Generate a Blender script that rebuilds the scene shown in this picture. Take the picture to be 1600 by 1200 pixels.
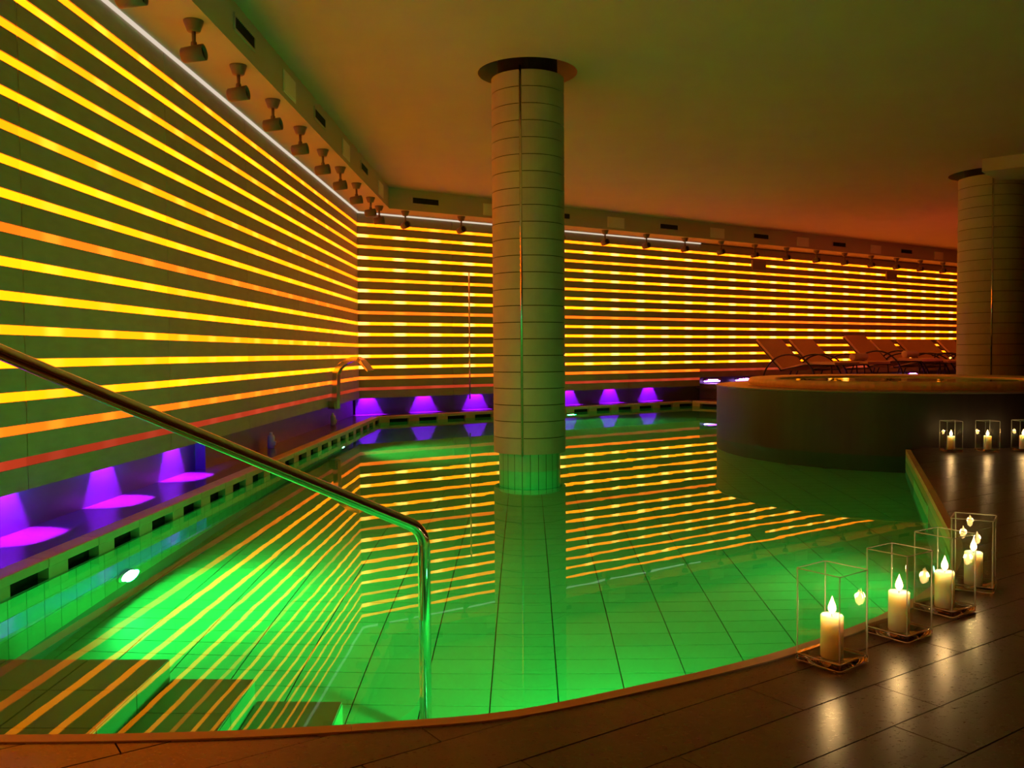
import bpy, bmesh, math, random
from mathutils import Vector, Matrix
from mathutils.geometry import tessellate_polygon
random.seed(7)
PI = math.pi
C = bpy.context.scene.collection
for o in list(bpy.data.objects): bpy.data.objects.remove(o)
S = bpy.context.scene

# ------------------------------------------------------------------ camera, world, exposure
CAM_H, F_PX, PITCH, ROLL = 1.10, 1400.0, 0.0346, 0.0066
cam_d = bpy.data.cameras.new('camera'); cam = bpy.data.objects.new('camera', cam_d); C.objects.link(cam)
cam_d.sensor_width = 36; cam_d.lens = 36*F_PX/1600; cam_d.clip_start = .05; cam_d.clip_end = 200
cp, sp, cr, sr = math.cos(PITCH), math.sin(PITCH), math.cos(ROLL), math.sin(ROLL)
r0, u0, f0 = Vector((1,0,0)), Vector((0,sp,cp)), Vector((0,cp,-sp))
rt, up = cr*r0 - sr*u0, sr*r0 + cr*u0
M = Matrix((rt, up, -f0)).transposed().to_4x4(); M.translation = (0,0,CAM_H)
cam.matrix_world = M
S.camera = cam
w = bpy.data.worlds.new('world'); S.world = w; w.use_nodes = True
w.node_tree.nodes['Background'].inputs[0].default_value = (0.02,0.014,0.012,1)
w.node_tree.nodes['Background'].inputs[1].default_value = 0.1
S.view_settings.view_transform = 'Standard'; S.view_settings.look = 'None'
S.view_settings.gamma = 1; S.view_settings.use_curve_mapping = False
S.view_settings.exposure = 0.0
cy = S.cycles
cy.max_bounces = 12; cy.diffuse_bounces = 5; cy.glossy_bounces = 6; cy.transmission_bounces = 10; cy.transparent_max_bounces = 16
cy.sample_clamp_indirect = 4.0; cy.use_denoising = True
cy.caustics_refractive = True; cy.caustics_reflective = False
# strengths of every lamp in the place
STRIP = 1.0          # amber wall strips
POOL_W = 66.0        # each underwater lamp
VIOLET_W = 620.0       # each violet downlight
CANDLE_W = 2.2       # each candle
RED_W = 22.0         # red floor uplight in the lounge

# ------------------------------------------------------------------ materials
def mat(name, color, rough=.5, metal=0, spec=.5, noise=None, bump=None, coat=0):
    m = bpy.data.materials.new(name); m.use_nodes = True
    nt = m.node_tree; b = nt.nodes['Principled BSDF']
    b.inputs['Base Color'].default_value = (*color,1); b.inputs['Roughness'].default_value = rough
    b.inputs['Metallic'].default_value = metal; b.inputs['Specular IOR Level'].default_value = spec
    b.inputs['Coat Weight'].default_value = coat
    if noise or bump:
        tc = nt.nodes.new('ShaderNodeTexCoord')
        mp = nt.nodes.new('ShaderNodeMapping'); nt.links.new(tc.outputs['Object'], mp.inputs[0])
    if noise:
        sc, stretch, amt = noise
        mp.inputs['Scale'].default_value = stretch
        n = nt.nodes.new('ShaderNodeTexNoise'); n.inputs['Scale'].default_value = sc; n.inputs['Detail'].default_value = 5
        nt.links.new(mp.outputs[0], n.inputs['Vector'])
        oi = nt.nodes.new('ShaderNodeObjectInfo')
        ad = nt.nodes.new('ShaderNodeMath'); ad.operation = 'MULTIPLY_ADD'; ad.inputs[1].default_value = .35; 
        nt.links.new(oi.outputs['Random'], ad.inputs[0]); nt.links.new(n.outputs[0], ad.inputs[2])
        r = nt.nodes.new('ShaderNodeMapRange'); r.inputs[1].default_value = .3; r.inputs[2].default_value = 1.0
        r.inputs[3].default_value = 1-amt; r.inputs[4].default_value = 1+amt
        nt.links.new(ad.outputs[0], r.inputs[0])
        v = nt.nodes.new('ShaderNodeVectorMath'); v.operation = 'SCALE'; v.inputs[0].default_value = color
        nt.links.new(r.outputs[0], v.inputs['Scale']); nt.links.new(v.outputs[0], b.inputs['Base Color'])
    if bump:
        sc, stg, dist = bump
        n2 = nt.nodes.new('ShaderNodeTexNoise'); n2.inputs['Scale'].default_value = sc; n2.inputs['Detail'].default_value = 4
        nt.links.new(mp.outputs[0], n2.inputs['Vector'])
        bp = nt.nodes.new('ShaderNodeBump'); bp.inputs['Strength'].default_value = stg; bp.inputs['Distance'].default_value = dist
        nt.links.new(n2.outputs[0], bp.inputs['Height']); nt.links.new(bp.outputs[0], b.inputs['Normal'])
        if rough > .2:
            rr = nt.nodes.new('ShaderNodeMapRange'); rr.inputs[3].default_value = rough*.8; rr.inputs[4].default_value = rough*1.2
            nt.links.new(n2.outputs[0], rr.inputs[0]); nt.links.new(rr.outputs[0], b.inputs['Roughness'])
    return m

def strip_mat(name, base, hot, pitch, width):
    """lit diffuser: lamp tubes behind it overlap every `pitch` metres and show as brighter stretches"""
    m = bpy.data.materials.new(name); m.use_nodes = True; nt = m.node_tree; nt.nodes.clear()
    out = nt.nodes.new('ShaderNodeOutputMaterial'); em = nt.nodes.new('ShaderNodeEmission')
    tc = nt.nodes.new('ShaderNodeTexCoord'); sx = nt.nodes.new('ShaderNodeSeparateXYZ'); nt.links.new(tc.outputs['Object'], sx.inputs[0])
    oi = nt.nodes.new('ShaderNodeObjectInfo')
    def math_(op, a, b=None):
        n = nt.nodes.new('ShaderNodeMath'); n.operation = op
        for k, v in ((0,a),(1,b)):
            if v is None: continue
            if isinstance(v, (int,float)): n.inputs[k].default_value = v
            else: nt.links.new(v, n.inputs[k])
        return n.outputs[0]
    q = math_('FRACT', math_('DIVIDE', sx.outputs[0], pitch))
    d = math_('ABSOLUTE', math_('SUBTRACT', q, .5))
    mr = nt.nodes.new('ShaderNodeMapRange'); mr.interpolation_type = 'SMOOTHERSTEP'
    mr.inputs[1].default_value = width; mr.inputs[2].default_value = 0.03; mr.inputs[3].default_value = 0; mr.inputs[4].default_value = 1
    nt.links.new(d, mr.inputs[0])
    jit = math_('ADD', math_('MULTIPLY', oi.outputs['Random'], .2), .9)
    nz = nt.nodes.new('ShaderNodeTexNoise'); nz.inputs['Scale'].default_value = 1.3; nz.inputs['Detail'].default_value = 1
    ad = nt.nodes.new('ShaderNodeVectorMath'); ad.operation = 'ADD'
    nt.links.new(tc.outputs['Object'], ad.inputs[0])
    cmb = nt.nodes.new('ShaderNodeCombineXYZ'); nt.links.new(math_('MULTIPLY', oi.outputs['Random'], 50.0), cmb.inputs[1]); nt.links.new(cmb.outputs[0], ad.inputs[1])
    nt.links.new(ad.outputs[0], nz.inputs['Vector'])
    jit2 = math_('MULTIPLY', jit, math_('ADD', math_('MULTIPLY', nz.outputs[0], .4), .8))
    hotf = math_('MULTIPLY', mr.outputs[0], jit)
    mx = nt.nodes.new('ShaderNodeMix'); mx.data_type = 'RGBA'
    nt.links.new(hotf, mx.inputs[0]); mx.inputs[6].default_value = (*base,1); mx.inputs[7].default_value = (*hot,1)
    mx.clamp_factor = True
    nt.links.new(mx.outputs[2], em.inputs[0]); nt.links.new(math_('MULTIPLY', jit2, STRIP), em.inputs[1])
    nt.links.new(em.outputs[0], out.inputs[0])
    return m

def emit_mat(name, color, strength):
    m = bpy.data.materials.new(name); m.use_nodes = True; nt = m.node_tree; nt.nodes.clear()
    out = nt.nodes.new('ShaderNodeOutputMaterial'); em = nt.nodes.new('ShaderNodeEmission')
    em.inputs[0].default_value = (*color,1); em.inputs[1].default_value = strength
    nt.links.new(em.outputs[0], out.inputs[0]); return m

def glass_wall_mat(name, tint=(.97,.99,.97)):
    m = bpy.data.materials.new(name); m.use_nodes = True; nt = m.node_tree; nt.nodes.clear()
    out = nt.nodes.new('ShaderNodeOutputMaterial'); t = nt.nodes.new('ShaderNodeBsdfTransparent'); g = nt.nodes.new('ShaderNodeBsdfGlossy')
    t.inputs[0].default_value = (*tint,1); g.inputs['Roughness'].default_value = 0.015
    fr = nt.nodes.new('ShaderNodeFresnel'); 
    ge = nt.nodes.new('ShaderNodeNewGeometry'); mr = nt.nodes.new('ShaderNodeMapRange'); mr.inputs[3].default_value = 1.5; mr.inputs[4].default_value = 1/1.5
    nt.links.new(ge.outputs['Backfacing'], mr.inputs[0]); nt.links.new(mr.outputs[0], fr.inputs[0])
    mx = nt.nodes.new('ShaderNodeMixShader'); nt.links.new(fr.outputs[0], mx.inputs[0]); nt.links.new(t.outputs[0], mx.inputs[1]); nt.links.new(g.outputs[0], mx.inputs[2])
    nt.links.new(mx.outputs[0], out.inputs[0]); return m

def water_mat(name, bump_d=.0003):
    m = bpy.data.materials.new(name); m.use_nodes = True; nt = m.node_tree; nt.nodes.clear()
    out = nt.nodes.new('ShaderNodeOutputMaterial'); g = nt.nodes.new('ShaderNodeBsdfGlass')
    g.inputs['Color'].default_value = (.66,1,.86,1); g.inputs['Roughness'].default_value = 0; g.inputs['IOR'].default_value = 1.33
    tc = nt.nodes.new('ShaderNodeTexCoord'); n = nt.nodes.new('ShaderNodeTexNoise'); n.inputs['Scale'].default_value = 2.2; n.inputs['Detail'].default_value = 2
    nt.links.new(tc.outputs['Object'], n.inputs['Vector'])
    b = nt.nodes.new('ShaderNodeBump'); b.inputs['Strength'].default_value = 1; b.inputs['Distance'].default_value = bump_d
    nt.links.new(n.outputs[0], b.inputs['Height']); nt.links.new(b.outputs[0], g.inputs['Normal'])
    nt.links.new(g.outputs[0], out.inputs[0]); return m

m_panel = mat('grey_stone_panel', (.42,.335,.245), .55, noise=(6,(1,1,3),.14), bump=(60,.15,.002))
m_back = mat('dark_lightbox', (.05,.045,.04), .8)
m_recess = mat('dark_recess_tile', (.10,.082,.10), .38, noise=(3,(1,1,1),.15))
m_plaster = mat('ceiling_plaster', (.52,.42,.33), .85, noise=(2,(1,1,1),.05), bump=(90,.1,.002))
m_soffit = mat('soffit_plaster', (.54,.47,.39), .8, noise=(2,(1,1,1),.05))
m_hole = mat('recess_pink_plaster', (.86,.56,.46), .8)
m_black = mat('black_void', (.008,.008,.008), .9)
m_grille = mat('dark_grille', (.02,.02,.02), .6)
m_hatch = mat('pale_access_panel', (.88,.86,.78), .6)
m_clad = mat('column_cladding', (.42,.37,.28), .6, noise=(8,(1,1,1),.1), bump=(70,.2,.002))
m_chrome = mat('polished_steel', (.85,.84,.82), .07, 1)
m_steel = mat('brushed_steel', (.75,.73,.7), .22, 1)
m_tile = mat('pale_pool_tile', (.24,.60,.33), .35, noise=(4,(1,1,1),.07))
m_grout = mat('pool_grout', (.22,.24,.2), .8)
m_steptile = mat('step_tile', (.50,.48,.38), .4, noise=(4,(1,1,1),.07))
m_kerb = mat('kerb_stone', (.55,.46,.33), .45, noise=(7,(1,1,1),.1))
m_rim = mat('pool_rim_stone', (.50,.38,.26), .5, noise=(7,(1,1,1),.1))
m_deck = mat('dark_slate_tile', (.066,.046,.034), .29, noise=(5,(1,3,1),.28), bump=(75,.14,.0016), spec=.65)
m_deckgrout = mat('black_grout', (.012,.01,.009), .8)
m_ledge = mat('ledge_tile', (.10,.072,.06), .22, noise=(4,(1,1,1),.2), spec=.6)
m_tub = mat('dark_tub_cladding', (.021,.012,.010), .48, noise=(14,(1,1,.08),.35), spec=.5)
m_tubtop = mat('tub_ledge_tile', (.16,.11,.085), .35)
m_tubrim = mat('sand_overflow_rim', (.80,.64,.38), .35, noise=(9,(1,1,1),.12))
m_wax = mat('ivory_wax', (.92,.86,.76), .55)
m_wax.node_tree.nodes['Principled BSDF'].inputs['Subsurface Weight'].default_value = 1.0
m_wax.node_tree.nodes['Principled BSDF'].inputs['Subsurface Radius'].default_value = (1,.6,.35); m_wax.node_tree.nodes['Principled BSDF'].inputs['Subsurface Scale'].default_value = .13
m_wick = mat('black_wick', (.01,.01,.01), .9)
m_flame = emit_mat('candle_flame', (1,.56,.18), 30)
m_vase = glass_wall_mat('clear_glass_wall')
m_edge_glint = bpy.data.materials.new('glass_edge_glint'); m_edge_glint.use_nodes = True
_b = m_edge_glint.node_tree.nodes['Principled BSDF']; _b.inputs['Base Color'].default_value = (.9,.95,.9,1); _b.inputs['Roughness'].default_value = .12; _b.inputs['Alpha'].default_value = .33; _b.inputs['Specular IOR Level'].default_value = .9  # pale translucent colour stands in for light caught along the glass edges
m_vbase = bpy.data.materials.new('thick_glass'); m_vbase.use_nodes = True
_b = m_vbase.node_tree.nodes['Principled BSDF']; _b.inputs['Transmission Weight'].default_value = 1; _b.inputs['Roughness'].default_value = 0; _b.inputs['IOR'].default_value = 1.48
m_spot = mat('spot_housing', (.17,.13,.11), .45)
m_lens = mat('spot_lens_dark', (.02,.02,.022), .2)
m_pad = mat('lounger_fabric', (.74,.47,.37), .8, noise=(30,(1,1,1),.08))
m_frame = mat('lounger_frame_dark', (.03,.025,.03), .3, .6)
m_towel = mat('pale_towel', (.72,.62,.52), .9, bump=(120,.4,.003))
m_platform = mat('platform_stone', (.16,.12,.12), .18, noise=(5,(1,1,1),.15), bump=(9,.5,.02), spec=.7)
m_white = mat('white_plastic', (.92,.90,.86), .4)
m_plate = mat('grey_cover_plate', (.30,.26,.22), .6)
m_wallplain = mat('plain_dim_wall', (.16,.11,.085), .8)
m_water = water_mat('pool_water')
m_tubwater = water_mat('tub_water', .002)
m_profile = emit_mat('white_light_profile', (1,.83,.64), .75)
m_green = emit_mat('green_lamp_face', (.55,1,.75), 14)
m_violet = emit_mat('violet_lamp_face', (.60,.28,1), 9)
m_redface = emit_mat('red_lamp_face', (1,.05,.02), 4)

# ------------------------------------------------------------------ helpers
def link(name, me, m, parent=None, loc=None):
    o = bpy.data.objects.new(name, me); C.objects.link(o)
    if m is not None and me is not None and not me.materials: me.materials.append(m)
    if parent: o.parent = parent
    if loc is not None: o.location = loc
    return o
def from_bm(name, bm, m, parent=None, smooth=False, loc=None):
    bmesh.ops.recalc_face_normals(bm, faces=bm.faces)
    me = bpy.data.meshes.new(name); bm.to_mesh(me); bm.free()
    if smooth:
        for p in me.polygons: p.use_smooth = True
    return link(name, me, m, parent, loc)
def tag(o, label=None, cat=None, group=None, kind=None):
    if label: o['label'] = label
    if cat: o['category'] = cat
    if group: o['group'] = group
    if kind: o['kind'] = kind
    return o
def empty(name, loc=(0,0,0), rz=0, parent=None):
    o = bpy.data.objects.new(name, None); C.objects.link(o); o.location = loc; o.rotation_euler = (0,0,rz); o.empty_display_size = .1
    if parent: o.parent = parent
    return o
def add_box(bm, lo, hi, mx=None):
    vs = [bm.verts.new((x,y,z)) for x in (lo[0],hi[0]) for y in (lo[1],hi[1]) for z in (lo[2],hi[2])]
    for f in ((0,1,3,2),(4,6,7,5),(0,4,5,1),(2,3,7,6),(0,2,6,4),(1,5,7,3)): bm.faces.new([vs[i] for i in f])
    if mx is not None:
        for v in vs: v.co = mx @ v.co
    return vs
def box(name, lo, hi, m, parent=None):
    bm = bmesh.new(); add_box(bm, lo, hi); return from_bm(name, bm, m, parent)
def bevel_all(bm, w, seg=2):
    bmesh.ops.bevel(bm, geom=list(bm.edges), offset=w, segments=seg, profile=.5, affect='EDGES', clamp_overlap=True)
def add_prism(bm, pts, z0, z1):
    n = len(pts); a = [bm.verts.new((p[0],p[1],z0)) for p in pts]; b = [bm.verts.new((p[0],p[1],z1)) for p in pts]
    bm.faces.new(a[::-1]); bm.faces.new(b)
    for i in range(n): bm.faces.new((a[i],a[(i+1)%n],b[(i+1)%n],b[i]))
def add_lathe(bm, prof, n=32, a0=0, a1=2*PI, mx=None):
    full = abs(a1-a0-2*PI) < 1e-6; k = n if full else n+1; rings = []
    for i in range(k):
        a = a0+(a1-a0)*i/n; rings.append([bm.verts.new((r*math.cos(a), r*math.sin(a), z)) for r,z in prof])
    for i in range(n):
        A, B = rings[i], rings[(i+1)%k]
        for j in range(len(prof)-1): bm.faces.new((A[j],B[j],B[j+1],A[j+1]))
    if mx is not None:
        for R in rings:
            for v in R: v.co = mx @ v.co
    bmesh.ops.remove_doubles(bm, verts=[v for R in rings for v in R], dist=1e-6)
def add_tube(bm, path, r, n=12, caps=True):
    P = [Vector(p) for p in path]; rr = r if isinstance(r,(list,tuple)) else [r]*len(P)
    t = [(P[min(i+1,len(P)-1)]-P[max(i-1,0)]).normalized() for i in range(len(P))]
    ref = Vector((0,0,1)) if abs(t[0].z) < .9 else Vector((1,0,0))
    u = (ref - t[0]*ref.dot(t[0])).normalized(); rings = []
    for i in range(len(P)):
        u = (u - t[i]*u.dot(t[i])).normalized(); v = t[i].cross(u)
        rings.append([bm.verts.new(P[i]+rr[i]*(math.cos(2*PI*k/n)*u+math.sin(2*PI*k/n)*v)) for k in range(n)])
    for a,b in zip(rings, rings[1:]):
        for k in range(n): bm.faces.new((a[k],a[(k+1)%n],b[(k+1)%n],b[k]))
    if caps: bm.faces.new(rings[0][::-1]); bm.faces.new(rings[-1])
def fillet(pts, r, seg=8):
    out = [Vector(pts[0])]
    for i in range(1,len(pts)-1):
        a,b,c = Vector(pts[i-1]),Vector(pts[i]),Vector(pts[i+1]); d1,d2 = (a-b).normalized(),(c-b).normalized()
        ang = d1.angle(d2); L = min(r/math.tan(ang/2), (a-b).length*.49, (c-b).length*.49); rad = L*math.tan(ang/2)
        o = b+(d1+d2).normalized()*(rad/math.sin(ang/2)); p,q = b+d1*L-o, b+d2*L-o
        for k in range(seg+1): out.append(o+p.normalized().slerp(q.normalized(),k/seg)*rad)
    out.append(Vector(pts[-1])); return out
_tess = {}
def inside(p, poly):
    c = False; n = len(poly)
    for i in range(n):
        (x1,y1),(x2,y2) = poly[i],poly[(i+1)%n]
        if (y1 > p[1]) != (y2 > p[1]) and p[0] < (x2-x1)*(p[1]-y1)/(y2-y1)+x1: c = not c
    return c
def seg_cross(a,b,c,d):
    f = lambda p,q,r: (q[0]-p[0])*(r[1]-p[1])-(q[1]-p[1])*(r[0]-p[0])
    return f(a,b,c)*f(a,b,d) < 0 and f(c,d,a)*f(c,d,b) < 0
def clip(poly, tile):
    """the convex pieces of a tile that lie inside poly, which need not be convex"""
    n = len(poly)
    hit = any(inside(q, tile) for q in poly) or any(seg_cross(tile[i],tile[(i+1)%4],poly[j],poly[(j+1)%n]) for i in range(4) for j in range(n))
    if not hit: return [list(tile)] if inside(tile[0], poly) else []
    key = tuple(poly[:3])+(n,)
    if key not in _tess: _tess[key] = tessellate_polygon([[Vector((x,y,0)) for x,y in poly]])
    res = []
    for tri in _tess[key]:
        p = [tuple(poly[k]) for k in tri]
        if area(p) < 0: p = p[::-1]
        for i in range(4):
            a,b = tile[i],tile[(i+1)%4]; inp = p; p = []
            side = lambda q: (b[0]-a[0])*(q[1]-a[1])-(b[1]-a[1])*(q[0]-a[0])
            for k in range(len(inp)):
                c,d = inp[k],inp[(k+1)%len(inp)]; sc,sd = side(c),side(d)
                if sc >= 0: p.append(c)
                if (sc >= 0) != (sd >= 0): t = sc/(sc-sd); p.append((c[0]+t*(d[0]-c[0]), c[1]+t*(d[1]-c[1])))
            if not p: break
        q = []
        for c in p:
            if not q or math.dist(c,q[-1]) > 3e-5: q.append(c)
        if len(q) > 1 and math.dist(q[0],q[-1]) < 3e-5: q.pop()
        if len(q) > 2 and abs(area(q)) > 1e-7: res.append(q)
    return res
def add_piece(bm, polys, z0, z1):
    b2 = bmesh.new()
    for p in polys: b2.faces.new([b2.verts.new((x,y,z1)) for x,y in p])
    bmesh.ops.remove_doubles(b2, verts=b2.verts[:], dist=2e-5)
    ed = [e for e in b2.edges if len(e.link_faces) == 1]
    r = bmesh.ops.extrude_edge_only(b2, edges=ed)
    for v in r['geom']:
        if isinstance(v, bmesh.types.BMVert): v.co.z = z0
    mp = {v: bm.verts.new(v.co) for v in b2.verts}
    for f in b2.faces: bm.faces.new([mp[v] for v in f.verts])
    b2.free()
def area(p): return .5*sum(p[i][0]*p[(i+1)%len(p)][1]-p[(i+1)%len(p)][0]*p[i][1] for i in range(len(p)))
def pix(p):
    v = Vector(p)-Vector((0,0,CAM_H)); d = v.dot(f0)
    if d < .1: return None
    return 800+F_PX*v.dot(rt)/d, 600-F_PX*v.dot(up)/d, d
def in_view(p, mrg=60):
    q = pix(p); return q is not None and -mrg < q[0] < 1600+mrg and -mrg < q[1] < 1200+mrg
def spline(pts, n=8):
    P = [Vector((p[0],p[1],0)) for p in pts]; out = []
    for i in range(len(P)-1):
        a,b,c,d = P[max(i-1,0)],P[i],P[i+1],P[min(i+2,len(P)-1)]
        for k in range(n):
            t = k/n; out.append(.5*((2*b)+(c-a)*t+(2*a-5*b+4*c-d)*t*t+(3*b-a-3*c+d)*t**3))
    out.append(P[-1]); return [(p.x,p.y) for p in out]
def lamp(name, kind, energy, color, parent, loc=(0,0,0), rot=(0,0,0), **kw):
    l = bpy.data.lights.new(name, kind); l.energy = energy; l.color = color
    for k,v in kw.items(): setattr(l,k,v)
    o = bpy.data.objects.new(name, l); C.objects.link(o); o.parent = parent; o.location = loc; o.rotation_euler = rot
    return o
def copy_tree(o, parent=None):
    c = o.copy(); C.objects.link(c)
    if parent: c.parent = parent
    for ch in list(o.children): copy_tree(ch, c)
    return c

# ------------------------------------------------------------------ plan of the place
A, B = 0.0161, 0.9632
CX, CY = -2.483, 14.561
Z_TOP, Z_BOT, Z_CEIL = 3.383, 0.374, 3.73
Z1, PITCH_Z, STRIP_H = 3.198, 0.17806, 0.051
FLOOR = 0.10
dL, nL = Vector((-math.sin(A),-math.cos(A),0)), Vector((math.cos(A),-math.sin(A),0))
dB, nB = Vector((math.sin(B),math.cos(B),0)), Vector((math.cos(B),-math.sin(B),0))
C0 = Vector((CX,CY,0))
def PL(t, off=0, z=0): p = C0+dL*t+nL*off; return Vector((p.x,p.y,z))
def PB(t, off=0, z=0): p = C0+dB*t+nB*off; return Vector((p.x,p.y,z))
def corner(off): p = C0+off*(nL+nB)/(1+nL.dot(nB)); return (p.x,p.y)
RZ_L = math.atan2(dL.y,dL.x)     # local x along the wall, local +y into the room
RZ_B = math.atan2(dB.y,dB.x)     # local x along the wall, local -y into the room
TL_END, TB_END = 16.0, 24.0
COL1, R1 = (0.165, 8.53), 0.342
COL2, R2 = (7.21, 13.5), 0.463
TUB, TUB_R, RIM_R = (4.84, 11.3), 2.2, 1.8
LW, BK = (-2.335,2.33), (-2.125,14.256)
KC, KD, KE = (3.66,18.2), (4.07,17.72), (6.0,15.6)
arc_pts = [(-2.335,2.345),(-1.85,2.335),(-1.356,2.328),(-1.019,2.331),(-.687,2.35),(-.353,2.394),(-.006,2.466),(.378,2.652),(.70,2.83),(.944,2.99),(1.30,3.27),(1.66,3.63),(1.98,4.06),(2.24,4.53),(2.443,5.009)]
arc = spline(arc_pts, 4)
edge = arc + [(2.95,6.33),(3.45,7.65),(3.953,8.979)]

# ------------------------------------------------------------------ walls with lit slots
ROW_CLASS = {1:'amber',2:'hot',3:'amber',4:'hot',5:'hot',6:'amber',7:'hot',8:'hot',9:'orange',10:'hot',11:'hot',12:'amber',13:'hot',14:'hot',15:'orange',16:'red'}
COLS = {'hot':((5.6,.86,.005),(7.6,2.1,.30)), 'amber':((5.0,.66,.005),(5.6,.92,.03)), 'orange':((2.6,.27,.01),(2.9,.40,.02)), 'red':((.46,.040,.012),(.52,.055,.02))}
def slab_z(k):   # slab k lies above strip k (1..17)
    top = Z_TOP if k == 1 else Z1-(k-2)*PITCH_Z-STRIP_H/2
    bot = Z_BOT if k == 17 else Z1-(k-1)*PITCH_Z+STRIP_H/2
    return bot, top
def lit_wall(name, t_joints, rz, s, pitch, skip=lambda k,i: False, red_from=None, hotgain=1.0, hot_first=None):
    root = empty(name, (CX,CY,0), rz); root['kind'] = 'structure'
    mats = {}
    for c,(b_,h_) in COLS.items():
        if c == 'hot' and hotgain < 1: h_ = tuple(b_[i]+(h_[i]-b_[i])*hotgain for i in range(3))
        mats[c] = strip_mat(f'{name}_strip_{c}', b_, h_, pitch, .24)
        if hot_first: mats[c+'1'] = strip_mat(f'{name}_strip_{c}_corner', b_, tuple(b_[i]+(COLS[c][1][i]-b_[i])*hot_first for i in range(3)), 20.0, .55)
    pm, sm = {}, {}
    for i,(ta,tb) in enumerate(zip(t_joints, t_joints[1:])):
        L = round(tb-ta,3)
        for k in range(1,18):
            if skip(k,i) and k == 17: continue
            bot, top = slab_z(k); h = round(top-bot,4); key = (L,h)
            if key not in pm:
                bm = bmesh.new(); add_box(bm,(0.004,min(0,-s*.032),0),(L-.004,max(0,-s*.032),h))
                bmesh.ops.recalc_face_normals(bm, faces=bm.faces)
                me = bpy.data.meshes.new('wall_panel'); bm.to_mesh(me); bm.free(); me.materials.append(m_panel); pm[key] = me
            link('wall_panel', pm[key], None, root, (ta,0,bot))
            if k < 17 and not (skip(k,i)):
                cls = ROW_CLASS[k]
                if red_from is not None and i >= red_from and k == 15: cls = 'red'
                if hot_first and i == 0: cls += '1'
                ph = .26 if (s < 0 and i == 0) else 0.0      # the tubes of the first length start before the corner
                key = (L,cls,ph)
                if key not in sm:
                    bm = bmesh.new(); add_box(bm,(ph,min(-s*.008,-s*.034),0),(L+ph,max(-s*.008,-s*.034),STRIP_H-.002))
                    bmesh.ops.recalc_face_normals(bm, faces=bm.faces)
                    me = bpy.data.meshes.new('light_strip'); bm.to_mesh(me); bm.free(); me.materials.append(mats[cls]); sm[key] = me
                link('light_strip', sm[key], None, root, (ta-ph,0,Z1-(k-1)*PITCH_Z-STRIP_H/2+.001))
    return root
# left wall: panel joints every 1.97 m
JL = [0,1.86,3.82,5.78,7.73,9.70,11.66,13.62,15.6]
wl = lit_wall('wall_left', JL, RZ_L, 1, .66, hotgain=.06, hot_first=.7)
bm = bmesh.new()
add_box(bm,(0,-.40,0),(6.71,-.11,3.4)); add_box(bm,(6.71,-.40,0),(15.6,-.20,3.4))
add_box(bm,(0,-.109,.70),(6.71,-.036,3.4)); add_box(bm,(6.71,-.199,.70),(15.6,-.036,3.4))
o = from_bm('recess_wall', bm, m_recess, wl)
# back wall: recess lifts at the lounge platform
JB = [0,1.78,3.82,5.86,7.90,9.94,11.98,14.02,16.06,18.10,20.14,22.18,24.2]
wb = lit_wall('wall_back', JB, RZ_B, -1, .68, skip=lambda k,i: i >= 4 and k >= 16, red_from=4)
bm = bmesh.new()
add_box(bm,(0,.16,0),(24.2,.40,3.4)); add_box(bm,(0,.036,.70),(24.2,.159,3.4))
o = from_bm('recess_wall', bm, m_recess, wb)
# plain rest of the room, outside the picture
tag(box('wall_right',(16.6,-4,-.2),(16.8,30,3.9),m_wallplain),kind='structure')
tag(box('wall_front',(-3.4,-4.2,-.2),(16.8,-4,3.9),m_wallplain),kind='structure')
tag(box('wall_left_rear',(-3.2,-4,-.2),(-2.98,-1.0,3.9),m_wallplain),kind='structure')

# ------------------------------------------------------------------ ceiling with the two round recesses, soffit, light profile, beam
bm = bmesh.new()
outer = [(-4,-4.2),(16.8,-4.2),(16.8,30),(10,30),(-4.5,16.5)]
loops = [outer] + [[(c[0]+r*math.cos(2*PI*k/64), c[1]+r*math.sin(2*PI*k/64)) for k in range(64)] for c,r in ((COL1,.468),(COL2,.60))]
es = []
for lp in loops:
    vs = [bm.verts.new((x,y,Z_CEIL)) for x,y in lp]
    es += [bm.edges.new((vs[i],vs[(i+1)%len(vs)])) for i in range(len(vs))]
bmesh.ops.triangle_fill(bm, use_beauty=True, use_dissolve=False, edges=es)
for f in bm.faces:
    if f.normal.z > 0: f.normal_flip()
me = bpy.data.meshes.new('ceiling'); bm.to_mesh(me); bm.free()
ceil = tag(link('ceiling', me, m_plaster), kind='structure')
for c,r in ((COL1,.468),(COL2,.60)):
    bm = bmesh.new(); add_lathe(bm,[(r,0),(r,.36)],64,mx=Matrix.Translation((c[0],c[1],Z_CEIL)))
    from_bm('recess_ring', bm, m_hole, ceil, True)
    bm = bmesh.new(); add_lathe(bm,[(.001,.36),(r+.02,.36)],64,mx=Matrix.Translation((c[0],c[1],Z_CEIL)))
    from_bm('recess_lid', bm, m_black, ceil)  # lid coloured black to give the darkness deep inside the recess
Z_SOF = 3.40
c_in, c_out = corner(.56), corner(-.4)
le, be = PL(TL_END,.56), PB(24.2,.56); lo_, bo_ = PL(TL_END,-.4), PB(24.2,-.4)
bm = bmesh.new()
add_prism(bm,[tuple(le[:2]),c_in,c_out,tuple(lo_[:2])],Z_SOF,Z_CEIL+.05)
add_prism(bm,[c_in,tuple(be[:2]),tuple(bo_[:2]),c_out],Z_SOF,Z_CEIL+.05)
tag(from_bm('trim_1', bm, m_soffit), 'plaster soffit with drop fascia running above both lit walls', kind='structure')
bm = bmesh.new()
for a,b in ((PL(0,.012,Z_TOP+.008),PL(TL_END-.5,.012,Z_TOP+.008)),(PB(0.0,.012,Z_TOP+.008),PB(7.9,.012,Z_TOP+.008))):
    add_tube(bm,[a,b],.016,6)
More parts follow.
